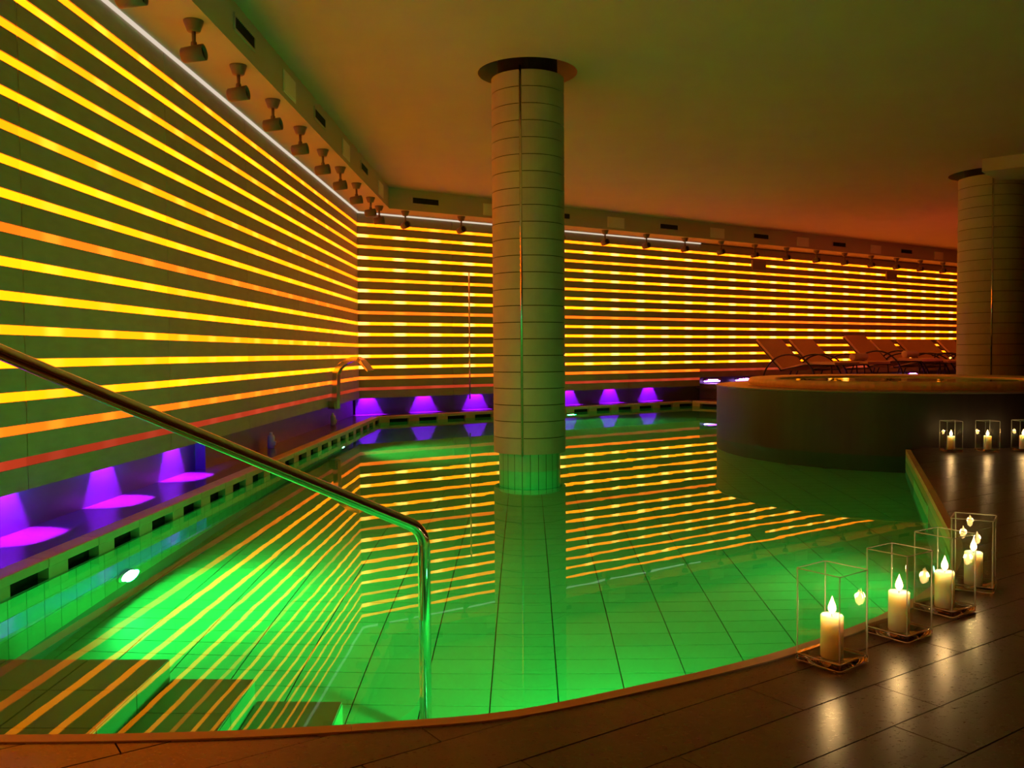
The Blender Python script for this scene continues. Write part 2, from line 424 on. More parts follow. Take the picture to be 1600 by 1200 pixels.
tag(from_bm('trim_2', bm, m_profile), 'thin white lit profile along the top of the wall panels', kind='structure')
bm = bmesh.new(); add_prism(bm,[(6.50,12.45),(10.6,9.0),(11.3,9.8),(7.20,13.25)],3.555,Z_CEIL+.02)
tag(from_bm('trim_3', bm, m_soffit), 'dropped ceiling beam at upper right in front of the far column', kind='structure')

# ------------------------------------------------------------------ pool basin
ZB = -1.2
basin = empty('pool_basin'); basin['kind'] = 'structure'
pool = [tuple(p) for p in edge] + [(4.6,9.6),(6.4,12.5),KE,KD,KC,BK]       # counter-clockwise from the near left corner
if area(pool) < 0: pool = pool[::-1]
bm = bmesh.new()
vt = [bm.verts.new((x,y,-.012)) for x,y in pool]; vb = [bm.verts.new((x,y,ZB-.02)) for x,y in pool]
for i in range(len(pool)):
    bm.faces.new((vt[i],vt[(i+1)%len(pool)],vb[(i+1)%len(pool)],vb[i]))
bm.faces.new(vb)
from_bm('basin_shell', bm, m_grout, basin)
# near the deck the shell goes up to the rim
bm = bmesh.new()
for i in range(len(edge)-1):
    a,b = edge[i],edge[i+1]
    vs = [bm.verts.new((a[0],a[1],-.02)),bm.verts.new((b[0],b[1],-.02)),bm.verts.new((b[0],b[1],.062)),bm.verts.new((a[0],a[1],.062))]; bm.faces.new(vs)
from_bm('rim_face', bm, m_tile, basin)
# floor tiles 0.306 x 0.155, parallel to the left wall; 300 largest in view as parts, the rest joined
ux, uy = nL, -dL
def cell(i,j): 
    g = .003; x0,x1,y0,y1 = i*.306+g-.2437-.918, (i+1)*.306-g-.2437-.918, j*.155+g+2.22, (j+1)*.155-g+2.22
    o_ = Vector((0,0,0)) + Vector((-.0725,0,0))
    return [tuple((Vector((0,0,0))+ux*a+uy*b_).to_2d()+Vector((0.073,0))) for a,b_ in ((x0,y0),(x1,y0),(x1,y1),(x0,y1))]
cells = []
for i in range(-6,30):
    for j in range(-1,115):
        c = cell(i,j); mid = (sum(p[0] for p in c)/4, sum(p[1] for p in c)/4)
        if (mid[0]-TUB[0])**2+(mid[1]-TUB[1])**2 < (TUB_R-.1)**2: continue
        if area(c) < 0: c = c[::-1]
        k = clip(pool, c)
        if sum(abs(area(q)) for q in k) < 2e-4: continue
        q = pix((mid[0],mid[1],-.8)); vis = q is not None and -30 < q[0] < 1630 and q[1] < 1190
        cells.append(((mid[1]**2+mid[0]**2) if vis else 1e6, k))
cells.sort(key=lambda t: t[0])
tile_mesh = {}
for n,(d,k) in enumerate(cells[:290]):
    bm = bmesh.new(); add_piece(bm, k, ZB-.015, ZB); from_bm('floor_tile', bm, m_tile, basin)
bm = bmesh.new()
for d,k in cells[290:]: add_piece(bm, k, ZB-.015, ZB)
tag(from_bm('floor_tiling', bm, m_tile, basin), kind='stuff')
# wall tiles of the left and back pool walls, real joints, joined
bm = bmesh.new()
def wall_tiles(a, b, w, h, z0, z1):
    a,b = Vector((*a,0)),Vector((*b,0)); d = (b-a); L = d.length; d.normalize(); n = Vector((-d.y,d.x,0))
    mx = Matrix(((d.x,n.x,0,a.x),(d.y,n.y,0,a.y),(0,0,1,0),(0,0,0,1)))
    for i in range(int(L/w)):
        z = z1
        while z-h > z0-.01:
            add_box(bm,(i*w+.003,-.004,z-h+.003),((i+1)*w-.003,.010,z-.003),mx); z -= h
wall_tiles(BK, LW, .155, .306, ZB, -.03)
wall_tiles(KC, BK, .155, .306, ZB, -.03)
tag(from_bm('wall_tiling', bm, m_tile, basin), kind='stuff')
bm = bmesh.new()
for a,b in zip(edge,edge[1:]): wall_tiles(a,b,math.dist(a,b),.306,ZB,-.02)
tag(from_bm('near_wall_tiling', bm, m_tile, basin), kind='stuff')

# steps at the near left
steps = empty('pool_steps', (-2.0,2.9,ZB)); steps['kind'] = 'structure'
def sbox(name, lo, hi, m):
    bm = bmesh.new(); add_box(bm, lo, hi, Matrix.Translation((2.0,-2.9,-ZB))); return from_bm(name, bm, m, steps)
SX = [-2.33,-1.32,-1.0,-.667]; SZ = [-.20,-.43,-.66]
for i in range(3):
    sbox('step_core',(SX[i],2.30,ZB),(SX[i+1]-.012,3.40+.02*i-.012,SZ[i]-.012),m_grout)
    xs = [SX[i+1]-.31*k for k in range(0,4)] if i == 0 else [SX[i+1],SX[i]]
    xs = [max(x,SX[i]) for x in xs] + ([SX[0]] if i == 0 else [])
    ys = [3.40+.02*i-.305*k for k in range(5)]
    for xa,xb in zip(xs,xs[1:]):
        if xa-xb < .05: continue
        for ya,yb in zip(ys,ys[1:]):
            if yb < 2.25: yb = 2.25
            sbox('tread_tile',(xb+.003,yb+.003,SZ[i]-.012),(xa-.003,ya-.003,SZ[i]),m_steptile)
    for ya,yb in zip(ys,ys[1:]):     # riser facing the pool
        sbox('riser_tile',(SX[i+1]-.012,yb+.003,SZ[i]-.23),(SX[i+1],ya-.003,SZ[i]-.014),m_tile)
    xs2 = [SX[i+1]-.155*k for k in range(int((SX[i+1]-SX[i])/.155)+1)]
    for xa,xb in zip(xs2,xs2[1:]):   # far face
        sbox('riser_tile',(xb+.003,3.40+.02*i-.012,max(ZB,SZ[i]-.62)),(xa-.003,3.40+.02*i,SZ[i]-.014),m_tile)

# water
bm = bmesh.new()
wp = [(-2.40,2.30)]+[(x,y-.02) for x,y in edge[1:]]+[(4.6,9.6),(6.4,12.5),(6.08,15.65),(4.14,17.8),(3.68,18.30),(-2.18,14.32)]
bm.faces.new([bm.verts.new((x,y,0)) for x,y in wp])
bmesh.ops.recalc_face_normals(bm, faces=bm.faces)
for f in bm.faces:
    if f.normal.z < 0: f.normal_flip()
me = bpy.data.meshes.new('pool_water'); bm.to_mesh(me); bm.free()
tag(link('pool_water', me, m_water), 'still green-lit pool water mirroring the amber wall strips', 'water', kind='stuff')

# kerb of overflow stones along the left and back edge
kerb = empty('pool_kerb'); kerb['kind'] = 'structure'
def kerb_mesh(L):
    bm = bmesh.new(); add_box(bm,(.002,0,.052),(L-.002,.115,FLOOR)); bevel_all(bm,.004,1)
    add_box(bm,(.004,.004,-.06),(.19,.06,.0519))
    bmesh.ops.recalc_face_normals(bm, faces=bm.faces)
    me = bpy.data.meshes.new('kerb_stone'); bm.to_mesh(me); bm.free(); me.materials.append(m_kerb); return me
for a,b in ((LW,BK),(BK,KC),(KC,KD),(KD,KE)):
    a,b = Vector((*a,0)),Vector((*b,0)); d = b-a; n = max(1,round(d.length/.53)); L = d.length/n; me = kerb_mesh(L); rz = math.atan2(d.y,d.x)
    for k in range(n):
        o = link('kerb_stone', me, None, kerb, a+d*(k/n)); o.rotation_euler = (0,0,rz)
    ch = bmesh.new(); add_box(ch,(0,.061,-.15),(d.length,.115,.0515)); add_box(ch,(0,.003,-.15),(d.length,.0605,-.045))
    o = from_bm('overflow_channel', ch, m_black, kerb, loc=a); o.rotation_euler = (0,0,rz)

# ledge floor between the kerb and the two walls
bm = bmesh.new()
def off2(a,b,d_): 
    v = (Vector(b)-Vector(a)).normalized(); n = Vector((-v.y,v.x)); return Vector(a)+n*d_, Vector(b)+n*d_
p1,p2 = off2(LW,BK,.113); q1,q2 = off2(BK,KC,.113)
cin = p2+(q1-p2)*.5
wlf = PL(12.4,-.25); wco = corner(-.22); wbf = PB(8.0,-.2)
add_prism(bm,[tuple(p1),tuple(cin),wco,(wlf.x,wlf.y)],-.3,FLOOR-.002)
add_prism(bm,[tuple(cin),tuple(q2),(wbf.x,wbf.y),wco],-.3,FLOOR-.002)
add_prism(bm,[tuple(q2),(4.16,17.80),(6.1,15.7),(7.5,16.5),(5.0,19.6),(wbf.x,wbf.y)],-.3,FLOOR-.004)
add_prism(bm,[(6.1,15.7),(6.5,12.5),(9,10.5),(16.6,16),(16.6,27.5),(7.5,16.5)],-.3,FLOOR-.006)
tag(from_bm('ledge_floor', bm, m_ledge), kind='structure')

# raised lounge platform
plat = [PB(7.95,-.15),PB(7.95,2.75),PB(24,2.75),PB(24,-.15)]
bm = bmesh.new(); add_prism(bm,[tuple(p[:2]) for p in plat],.32,.42)
ins = [PB(8.05,-.15),PB(8.05,2.65),PB(23.9,2.65),PB(23.9,-.15)]
add_prism(bm,[tuple(p[:2]) for p in ins],FLOOR,.3199)
tag(from_bm('lounge_platform', bm, m_platform), kind='structure')

# ------------------------------------------------------------------ deck
floor = empty('floor'); floor['kind'] = 'structure'
deck = [(-3.1,-4.0),(16.6,-4.0),(16.6,16.0),(9.0,10.45),(6.5,12.45),(4.6,9.55)] + [(x,y) for x,y in edge[::-1]] + [(-3.1,2.345)]
RIMW = .045
def offset_line(pts, d_):
    out = []
    for i in range(len(pts)):
        a,b = Vector(pts[max(i-1,0)]),Vector(pts[min(i+1,len(pts)-1)]); v = (b-a).normalized(); out.append((pts[i][0]+v.y*d_, pts[i][1]-v.x*d_))
    return out
rim_out = offset_line(edge, RIMW)
rim_out[0] = (-2.335,2.30)
deck_in = deck[:6] + rim_out[::-1] + [(-3.1,2.30)]
bm = bmesh.new()
vs = [bm.verts.new((x,y,FLOOR-.012)) for x,y in deck_in]; bm.faces.new(vs)
bmesh.ops.triangulate(bm, faces=bm.faces)
for f in bm.faces:
    f.normal_update()
    if f.normal.z < 0: f.normal_flip()
me = bpy.data.meshes.new('deck_bed'); bm.to_mesh(me); bm.free(); link('deck_bed', me, m_deckgrout, floor)
ang = math.atan(.692); tdx, tdy = Vector((math.cos(ang),math.sin(ang))), Vector((-math.sin(ang),math.cos(ang)))
W_, Lt = .2053, .82
dk = deck_in if area(deck_in) > 0 else deck_in[::-1]
c262 = Vector((.71,2.605)).dot(tdx)
n_deck = 0
for r in range(-12,42):
    v0 = 1.567+W_*r
    for s_ in range(-8,20):
        u_ = c262 + Lt*(s_ + (.5 if (r % 2) else 0) + .13*math.sin(r*2.3))
        if r == 0: u_ = c262 + Lt*s_
        g = .0022
        t4 = [tuple(tdx*a+tdy*b) for a,b in ((u_+g,v0+g),(u_+Lt-g,v0+g),(u_+Lt-g,v0+W_-g),(u_+g,v0+W_-g))]
        if not any(in_view((*p,FLOOR),140) for p in t4): continue
        if max(p[1] for p in t4) > 9.9: continue
        k = clip(dk, t4)
        if sum(abs(area(q)) for q in k) < 4e-4: continue
        bm = bmesh.new(); add_piece(bm, k, FLOOR-.012, FLOOR+random.uniform(-.0006,.0006))
        o = from_bm('deck_tile', bm, m_deck, floor); n_deck += 1
# stone rim pieces along the pool edge
rim = empty('pool_rim'); rim['kind'] = 'structure'
seg_len = 0; start = 0
for i in range(1,len(edge)):
    seg_len += math.dist(edge[i-1],edge[i])
    if seg_len > .60 or i == len(edge)-1:
        inn = edge[start:i+1]; outp = rim_out[start:i+1]
        # tiny joint
        inn = [tuple(Vector(inn[0]).lerp(Vector(inn[1]),.01))]+inn[1:]; outp = [tuple(Vector(outp[0]).lerp(Vector(outp[1]),.01))]+outp[1:]
        bm = bmesh.new(); add_prism(bm, inn+outp[::-1], .055, FLOOR+.004); from_bm('rim_stone', bm, m_rim, rim); start = i; seg_len = 0

# ------------------------------------------------------------------ columns
def column(name, c, R, zbase, ztop, rn, strip_ang, label, rings, ring_h, z0):
    t = tag(empty(name, (c[0],c[1],zbase)), label, 'column')
    bm = bmesh.new(); add_lathe(bm,[(0,0),(rn-.012,0),(rn-.012,ztop+.40-zbase),(0,ztop+.40-zbase)],40); from_bm('core', bm, m_black, t, False)
    bm = bmesh.new(); add_lathe(bm,[(rn,z0-zbase+.01),(R-.008,z0-zbase+.01),(R-.008,ztop-.02-zbase),(rn,ztop-.02-zbase)],56); from_bm('joint_backing', bm, m_black, t, True)
    for k in range(rings):
        a = z0-zbase+k*ring_h; b = min(a+ring_h-.0075, ztop-zbase)
        for h in range(2):     # two half shells meet at the steel strips
            bm = bmesh.new(); g = .012/R
            add_lathe(bm,[(R-.03,a),(R,a),(R,b),(R-.03,b),(R-.03,a)],28,strip_ang+PI*h+g,strip_ang+PI*(h+1)-g)
            from_bm('cladding_shell', bm, m_clad, t)
    for h in range(2):
        aa = strip_ang+PI*h
        bm = bmesh.new(); add_lathe(bm,[(0,0),(.013,0),(.013,ztop+.05-z0),(0,ztop+.05-z0)],12,mx=Matrix.Translation(((R-.006)*math.cos(aa),(R-.006)*math.sin(aa),z0-zbase-.012)))
        o = from_bm('steel_strip', bm, m_chrome, t, True); o['label'] = 'narrow polished steel strip'
    return t
c1 = column('column', COL1, R1, ZB, 3.665, .292, -PI/2-.22, 'round grey-clad column standing in the pool on a tiled neck', 23, .1525, .165)
for k in range(24):
    a0 = 2*PI*k/24+.008; a1 = 2*PI*(k+1)/24-.008
    bm = bmesh.new(); add_lathe(bm,[(.278,ZB+1.2),(.292,ZB+1.2),(.292,1.36),(.278,1.36),(.278,ZB+1.2)],2,a0,a1)
    from_bm('neck_tile', bm, m_tile, c1)
c2 = column('column', COL2, R2, FLOOR, 3.665, .40, -PI/2-.47, 'round grey-clad column rising behind the hot tub at right', 23, .155, .10)

# ------------------------------------------------------------------ hot tub
tub = tag(empty('hot_tub', (TUB[0],TUB[1],ZB)), 'raised round hot tub with dark cladding and sand-coloured rim', 'hot tub')
zt = .672-ZB
bm = bmesh.new(); add_lathe(bm,[(TUB_R,0),(TUB_R,zt-.02)],128); from_bm('cladding', bm, m_tub, tub, True)
bm = bmesh.new(); add_lathe(bm,[(RIM_R-.3,zt-.02),(TUB_R,zt-.02),(TUB_R+.012,zt-.012),(TUB_R+.012,zt),(RIM_R-.3,zt)],128); from_bm('ledge', bm, m_tubtop, tub)
bm = bmesh.new(); prof = [(RIM_R,zt)]+[(RIM_R-.045+.045*math.cos(a),zt+.045+.045*math.sin(a)) for a in [PI*k/12 for k in range(-5,7)]]+[(RIM_R-.33,zt+.075),(RIM_R-.36,zt+.02)]
N = 240; rings = []
for i in range(N):
    a = 2*PI*i/N; dr = .006 if i % 2 else 0
    rings.append([bm.verts.new(((r-(dr if j > 1 and j < 13 else 0))*math.cos(a),(r-(dr if 1 < j < 13 else 0))*math.sin(a),z)) for j,(r,z) in enumerate(prof)])
for i in range(N):
    P_,Q_ = rings[i],rings[(i+1)%N]
    for j in range(len(prof)-1): bm.faces.new((P_[j],Q_[j],Q_[j+1],P_[j+1]))
from_bm('rim', bm, m_tubrim, tub)
bm = bmesh.new(); add_lathe(bm,[(RIM_R-.36,zt+.03),(RIM_R-.45,zt-.35),(RIM_R-.75,zt-.4),(RIM_R-.85,zt-.85),(0,zt-.85)],96); from_bm('basin', bm, m_tile, tub, True)
bm = bmesh.new(); bmesh.ops.create_circle(bm, cap_ends=True, segments=96, radius=RIM_R-.345, matrix=Matrix.Translation((0,0,zt+.06)))
for f in bm.faces:
    if f.normal.z < 0: f.normal_flip()
me = bpy.data.meshes.new('tub_water'); bm.to_mesh(me); bm.free(); link('tub_water', me, m_tubwater, tub)

# ------------------------------------------------------------------ lamps below the water
def pool_lamp(p, n, label, gain=1.0, spread=125, tilt=0.0):
    rz = math.atan2(n.y,n.x)
    t = tag(empty('underwater_lamp', p, rz), label, 'pool lamp', 'round underwater lamps')
    R_ = Matrix.Rotation(PI/2,4,'Y')
    bm = bmesh.new(); add_lathe(bm,[(.0,.0),(.108,.0),(.108,.018),(.092,.028),(.09,.012),(0,.012)],32,mx=R_); from_bm('bezel', bm, m_steel, t)
    bm = bmesh.new(); add_lathe(bm,[(.0,.026),(.05,.024),(.087,.014)],32,mx=R_); from_bm('lens', bm, m_green, t, True)
    lamp('pool_light','AREA',POOL_W*gain,(.012,1,.15),t,(.05,0,0),(0,-PI/2+tilt,0),shape='DISK',size=.18,spread=math.radians(spread))
    return t
vk = (Vector(BK)-Vector(LW)).normalized(); nk = Vector((vk.y,-vk.x,0))
pool_lamp((-2.278,5.2,-.76), nk, 'bright round lamp under water nearest on the left pool wall', .85, 174)
pool_lamp((-2.17,11.345,-.72), nk, 'small round lamp under water far along the left pool wall', .5)
vb_ = (Vector(KC)-Vector(BK)).normalized(); nb_ = Vector((vb_.y,-vb_.x,0))
pb_ = Vector(BK)+vb_*(3.86); pool_lamp((pb_.x,pb_.y,-.5), nb_, 'round lamp under water on the back pool wall right of column', .5)

pool_lamp((.72,2.87,-.72), Vector((-.5,.86,0)), 'added fill lamp under water hidden below the near deck edge', .6, 165)  # unseen fill lamp, added to spread green over the near floor

pool_lamp((2.47,5.16,-.72), Vector((-.93,.35,0)), 'added fill lamp under water behind the glass vases on the right pool wall', .17, 165)  # unseen lamp added for more green light on the right side

# ------------------------------------------------------------------ violet downlights in the recess
def downlight(p, label, group, glow=0):
    t = tag(empty('downlight', p), label, 'downlight', group)
    bm = bmesh.new(); add_lathe(bm,[(0,.05),(.035,.05),(.035,0),(.028,0),(.028,.03),(0,.03)],16); from_bm('housing', bm, m_steel, t)
    bm = bmesh.new(); add_lathe(bm,[(0,.022),(.0275,.022)],16); from_bm('lens', bm, m_violet, t)
    lamp('violet_beam','SPOT',VIOLET_W,(.24,.003,1),t,(0,0,.012),(0,0,0),spot_size=2*math.radians(30.5),spot_blend=.22,shadow_soft_size=.02)
    if glow: lamp('blue_glow','AREA',glow,(.03,.002,1),t,(.03,0,.01),(0,0,0),shape='DISK',size=.05)
    return t
names = ['nearest','second','third']
for k,y in enumerate((3.74,4.94,6.13,7.33)):
    tt = (CY-y)/math.cos(A); p = PL(tt,-.145,.61)
    downlight(p, ['violet downlight under the left wall, outside the left edge','violet downlight under the left wall at the left edge of the picture','violet downlight under the left wall, second from the left edge','violet downlight under the left wall beside the recess jamb'][k],'violet downlights under the left wall', 18.0)
lb = ['violet downlight under the back wall in the room corner','violet downlight under the back wall, second from the room corner','violet downlight under the back wall just left of the pool column',
      'violet downlight under the back wall hidden behind the pool column','violet downlight under the back wall just right of the pool column','violet downlight under the back wall, second right of the pool column','violet downlight under the back wall, third right of the pool column']
for k in range(7): downlight(PB(.22+1.055*k,-.105,.61), lb[k], 'violet downlights under the back wall', 7.0 if k == 0 else .8)
for k,(t_,lab) in enumerate(((8.35,'bright violet lamp bar above the platform edge, left one'),(9.35,'bright violet lamp bar above the platform, beside the hot tub'),(11.2,'violet lamp bar above the platform behind the first loungers'),(13.6,'violet lamp bar above the platform behind the middle loungers'),(16.0,'violet lamp bar above the platform behind the last loungers'))):
    p = PB(t_,-.06,.475); t = tag(empty('violet_bar', p, RZ_B), lab, 'lamp', 'violet lamp bars over the platform')
    bm = bmesh.new(); add_box(bm,(-.26,-.02,0),(.26,.05,.05)); bevel_all(bm,.006,1); from_bm('body', bm, m_steel, t)
    bm = bmesh.new()
    for q in range(9): add_lathe(bm,[(0,-.030),(.016,-.026),(.024,-.012),(.024,.001)],10,mx=Matrix.Translation((-.22+.055*q,.012,0)))
    from_bm('lens_row', bm, m_violet, t)
    lamp('violet_glow','AREA',30 if k < 2 else 5,(.30,.03,1),t,(0,-.03,.012),(PI/2-.5,0,0),shape='RECTANGLE',size=.3,size_y=.02)

# red uplight on the lounge floor, hidden behind the hot tub
up_ = tag(empty('floor_uplight', (9.6,18.0,.42)), 'red uplight on the lounge platform behind the far column', 'uplight')
bm = bmesh.new(); add_lathe(bm,[(0,0),(.09,0),(.09,.10),(.075,.11),(.07,.09),(0,.09)],24); from_bm('housing', bm, m_grille, up_)
bm = bmesh.new(); add_lathe(bm,[(0,.095),(.069,.095)],24); from_bm('lens', bm, m_redface, up_)
lamp('red_light','AREA',RED_W,(1,.10,.05),up_,(0,0,.13),(PI,0,0),shape='DISK',size=.12)

# ------------------------------------------------------------------ handrail
hr = tag(empty('handrail', (-.368,3.68,0)), 'polished steel handrail bending down into the pool', 'handrail')
Pc, Ps = Vector((-.368,3.68,.372)), Vector((-1.685,2.95,1.115)); dv = (Ps-Pc).normalized()
path = [Vector((-2.2,2.22,FLOOR)), Vector((-2.2,2.22,1.28)), Pc+dv*(1.95), Pc, Vector((-.368,3.68,ZB))]
path = fillet(path,.11,10)
bm = bmesh.new(); add_tube(bm,[p-Vector((-.368,3.68,0)) for p in path],.0255,24); from_bm('rail', bm, m_chrome, hr, True)
for q in ((-2.2,2.22,FLOOR),(-.368,3.68,ZB)):
    bm = bmesh.new(); add_lathe(bm,[(.026,0),(.055,0),(.055,.012),(.027,.02)],24,mx=Matrix.Translation(Vector(q)-Vector((-.368,3.68,0)))); from_bm('base_flange', bm, m_steel, hr, True)

# ------------------------------------------------------------------ water spout, rod, canisters, cover plates
sp_ = tag(empty('water_spout', (-2.45,12.3,.36), -.38), 'gooseneck steel water spout on the left wall near the corner', 'spout')
def ribbon(bm, path, ws, ts):
    P = [Vector(p) for p in path]; rings = []
    for i in range(len(P)):
        t = (P[min(i+1,len(P)-1)]-P[max(i-1,0)]).normalized(); n = Vector((0,1,0)); u = n.cross(t).normalized()
        w_,h_ = ws[i],ts[i]; rings.append([bm.verts.new(P[i]+n*a*w_+u*b*h_) for a,b in ((-.5,-.5),(-.5,.5),(.5,.5),(.5,-.5))])
    for a,b in zip(rings,rings[1:]):
        for k in range(4): bm.faces.new((a[k],a[(k+1)%4],b[(k+1)%4],b[k]))
    bm.faces.new(rings[0][::-1]); bm.faces.new(rings[-1])
bm = bmesh.new(); pth = [(-2.42,0,.36),(-2.41,0,.62),(-2.40,0,.84),(-2.345,0,.925),(-2.25,0,.99),(-2.14,0,1.03),(-2.03,0,1.035)]
ribbon(bm,[(x+2.45,y,z-.36) for x,y,z in pth],[.085]*7,[.085,.085,.082,.075,.065,.06,.055]); bevel_all(bm,.006,2); from_bm('neck', bm, m_steel, sp_)
bm = bmesh.new(); pth = [(-2.045,0,1.035),(-1.99,0,1.00),(-1.92,0,.93),(-1.86,0,.865)]
ribbon(bm,[(x+2.45,y,z-.36) for x,y,z in pth],[.10,.15,.17,.17],[.055,.05,.035,.02]); bevel_all(bm,.004,1); from_bm('mouth', bm, m_steel, sp_)
box('mount',(-.045,-.08,-.01),(.06,.06,.10),m_steel,sp_)
rod = tag(empty('wall_rod', PB(2.07,.08,.30)), 'thin vertical steel rod standing in front of the back wall', 'rod')
bm = bmesh.new(); add_tube(bm,[(0,0,0),(0,0,2.2)],.012,10); from_bm('shaft', bm, m_chrome, rod, True)
for z in (.1,1.1,2.1):
    bm = bmesh.new(); add_tube(bm,[(0,0,z),tuple(-nB*.08+Vector((0,0,z)))],.006,8); from_bm('bracket', bm, m_steel, rod)
for (x,y),lab in (((-2.585,9.574),'white canister on the left ledge, nearer the camera'),((-2.53,12.62),'white canister on the left ledge below the water spout')):
    t = tag(empty('canister', (x,y,FLOOR-.002)), lab, 'canister')
    bm = bmesh.new(); add_lathe(bm,[(0,0),(.034,0),(.038,.005),(.038,.12),(.030,.14),(.018,.145)],24); from_bm('body', bm, m_white, t, True)
    bm = bmesh.new(); add_lathe(bm,[(.018,.145),(.018,.165),(.012,.172),(0,.172)],16); from_bm('cap', bm, m_white, t, True)
    bm = bmesh.new(); add_box(bm,(.03,-.018,.03),(.052,.018,.075)); bevel_all(bm,.004,1); from_bm('side_clip', bm, m_white, t)
for t_,lab in ((9.74,'grey cover plate across an upper wall strip, nearer the pool'),(14.85,'grey cover plate across an upper wall strip, near the far column')):
    t = tag(empty('cover_plate', PB(t_,0,2.91), RZ_B), lab, 'cover plate')
    bm = bmesh.new(); add_box(bm,(-.23,-.05,0),(.23,-.001,.22)); bevel_all(bm,.006,1); from_bm('plate', bm, m_plate, t)
    bm = bmesh.new()
    bm.free()
    for sx,sz in ((-.2,.03),(.2,.03),(-.2,.19),(.2,.19)):
        bm = bmesh.new(); add_lathe(bm,[(0,.004),(.008,.003),(.009,0)],8,mx=Matrix.Translation((sx,-.05,sz)) @ Matrix.Rotation(PI/2,4,'X')); from_bm('screw', bm, m_steel, t)

# ------------------------------------------------------------------ spotlights, vents, access panels along the soffit
def make_spot():
    t = empty('spotlight')     # hangs at z=0 downward; local +x is the way it aims
    bm = bmesh.new(); add_lathe(bm,[(0,0),(.068,0),(.066,-.012),(.045,-.07),(.040,-.075),(0,-.075)],24); from_bm('canopy', bm, m_spot, t, True)
    bm = bmesh.new(); add_tube(bm,[(0,0,-.07),(0,0,-.175)],.014,12); add_lathe(bm,[(0,.022),(.02,.02),(.022,0),(.02,-.02),(0,-.022)],12,mx=Matrix.Translation((0,0,-.165))); from_bm('stem', bm, m_spot, t, True)
    mx = Matrix.Translation((-.01,0,-.225)) @ Matrix.Rotation(-.12,4,'Y') @ Matrix.Rotation(PI/2,4,'Y')
    bm = bmesh.new(); add_lathe(bm,[(0,-.075),(.044,-.075),(.052,-.066),(.056,.085),(.049,.085),(.047,.06)],24,mx=mx); h = from_bm('head', bm, m_spot, t, True)
    bm = bmesh.new(); add_lathe(bm,[(0,.062),(.048,.062)],24,mx=mx); l = from_bm('lens', bm, m_lens, h)
    return t
spot0 = make_spot(); used = False
ORD = ['first','second','third','fourth','fifth','sixth','seventh','eighth','ninth','tenth','eleventh','twelfth','thirteenth','fourteenth','fifteenth','sixteenth','seventeenth','eighteenth','nineteenth']
yl = [5.28,6.26,7.22,8.19,9.17,10.18,11.13,12.18,13.28,14.05]
for k,y in enumerate(yl):
    s = spot0 if not used else copy_tree(spot0); used = True
    off = .44
    p = PL((CY-y)/math.cos(A),off,Z_SOF); s.location = p; s.rotation_euler = (0,0,math.atan2(nL.y,nL.x)-.05)
    lab = 'spotlight under the left soffit, cut by the top edge of the picture' if k == 0 else ('spotlight under the soffit in the room corner' if k == 9 else f'spotlight under the left soffit, {ORD[k-1]} fully visible from the left')
    tag(s, lab, 'spotlight', 'spotlights under the left soffit')
for k in range(18):
    t_ = .64+1.06*k
    if k in (2,): continue
    s = copy_tree(spot0); s.location = PB(t_,.44,Z_SOF); s.rotation_euler = (0,0,math.atan2(nB.y,nB.x)+random.uniform(-.12,.12))
    n_ = k if k < 2 else k-3
    lab = f'spotlight under the back soffit, {ORD[k]} right of the room corner' if k < 2 else ('spotlight under the back soffit, peeping out behind the pool column' if k == 3 else f'spotlight under the back soffit, {ORD[k-4]} right of the pool column')
    tag(s, lab, 'spotlight', 'spotlights under the back soffit')
def vent(p, rz, lab, grp):
    t = tag(empty('air_vent', p, rz), lab, 'air vent', grp)
    bm = bmesh.new()
    for lo,hi in (((-.26,-.012,-.065),(.26,0,-.045)),((-.26,-.012,.045),(.26,0,.065)),((-.26,-.012,-.0449),(-.24,0,.0449)),((.24,-.012,-.0449),(.26,0,.0449))): add_box(bm,lo,hi)
    from_bm('frame', bm, m_soffit, t)
    box('backing',(-.2399,-.003,-.0448),(.2399,-.0005,.0448),m_black,t)
    for k in range(15): box('slat',(-.232+.0322*k,-.009,-.0445),(-.226+.0322*k,-.0031,.0445),m_grille,t)
def hatch(p, rz, lab, grp):
    t = tag(empty('access_panel', p, rz), lab, 'access panel', grp)
    bm = bmesh.new(); add_box(bm,(-.21,-.010,-.10),(.21,0,.10)); bevel_all(bm,.003,1); from_bm('frame', bm, m_hatch, t)
    bm = bmesh.new(); add_box(bm,(-.19,-.014,-.08),(.19,-.0101,.08)); from_bm('door', bm, m_hatch, t)
def fz(): return 3.565
rzl = RZ_L+PI
for k,y in enumerate((7.0,9.52,12.1)): vent(PL((CY-y)/math.cos(A),.561,3.575), rzl, f'dark slotted air vent in the left fascia, {ORD[k]} from the left', 'vents in the left fascia')
for k,y in enumerate((5.75,8.30,10.88,13.46)): hatch(PL((CY-y)/math.cos(A),.561,3.55), rzl, 'pale square access panel in the left fascia, above the picture edge' if k == 0 else f'pale square access panel in the left fascia, {ORD[k-1]} from the left', 'access panels in the left fascia')
for k in range(7): vent(PB(.95+2.74*k,.561,3.565), RZ_B, ['air vent in the back fascia beside the room corner','air vent in the back fascia just right of the pool column'][k] if k < 2 else f'air vent in the back fascia, {ORD[k-1]} right of the pool column', 'vents in the back fascia')
for k in range(7): hatch(PB(2.27+2.77*k,.561,3.54), RZ_B, 'pale access panel in the back fascia left of the pool column' if k == 0 else f'pale access panel in the back fascia, {ORD[k-1]} right of the pool column', 'access panels in the back fascia')

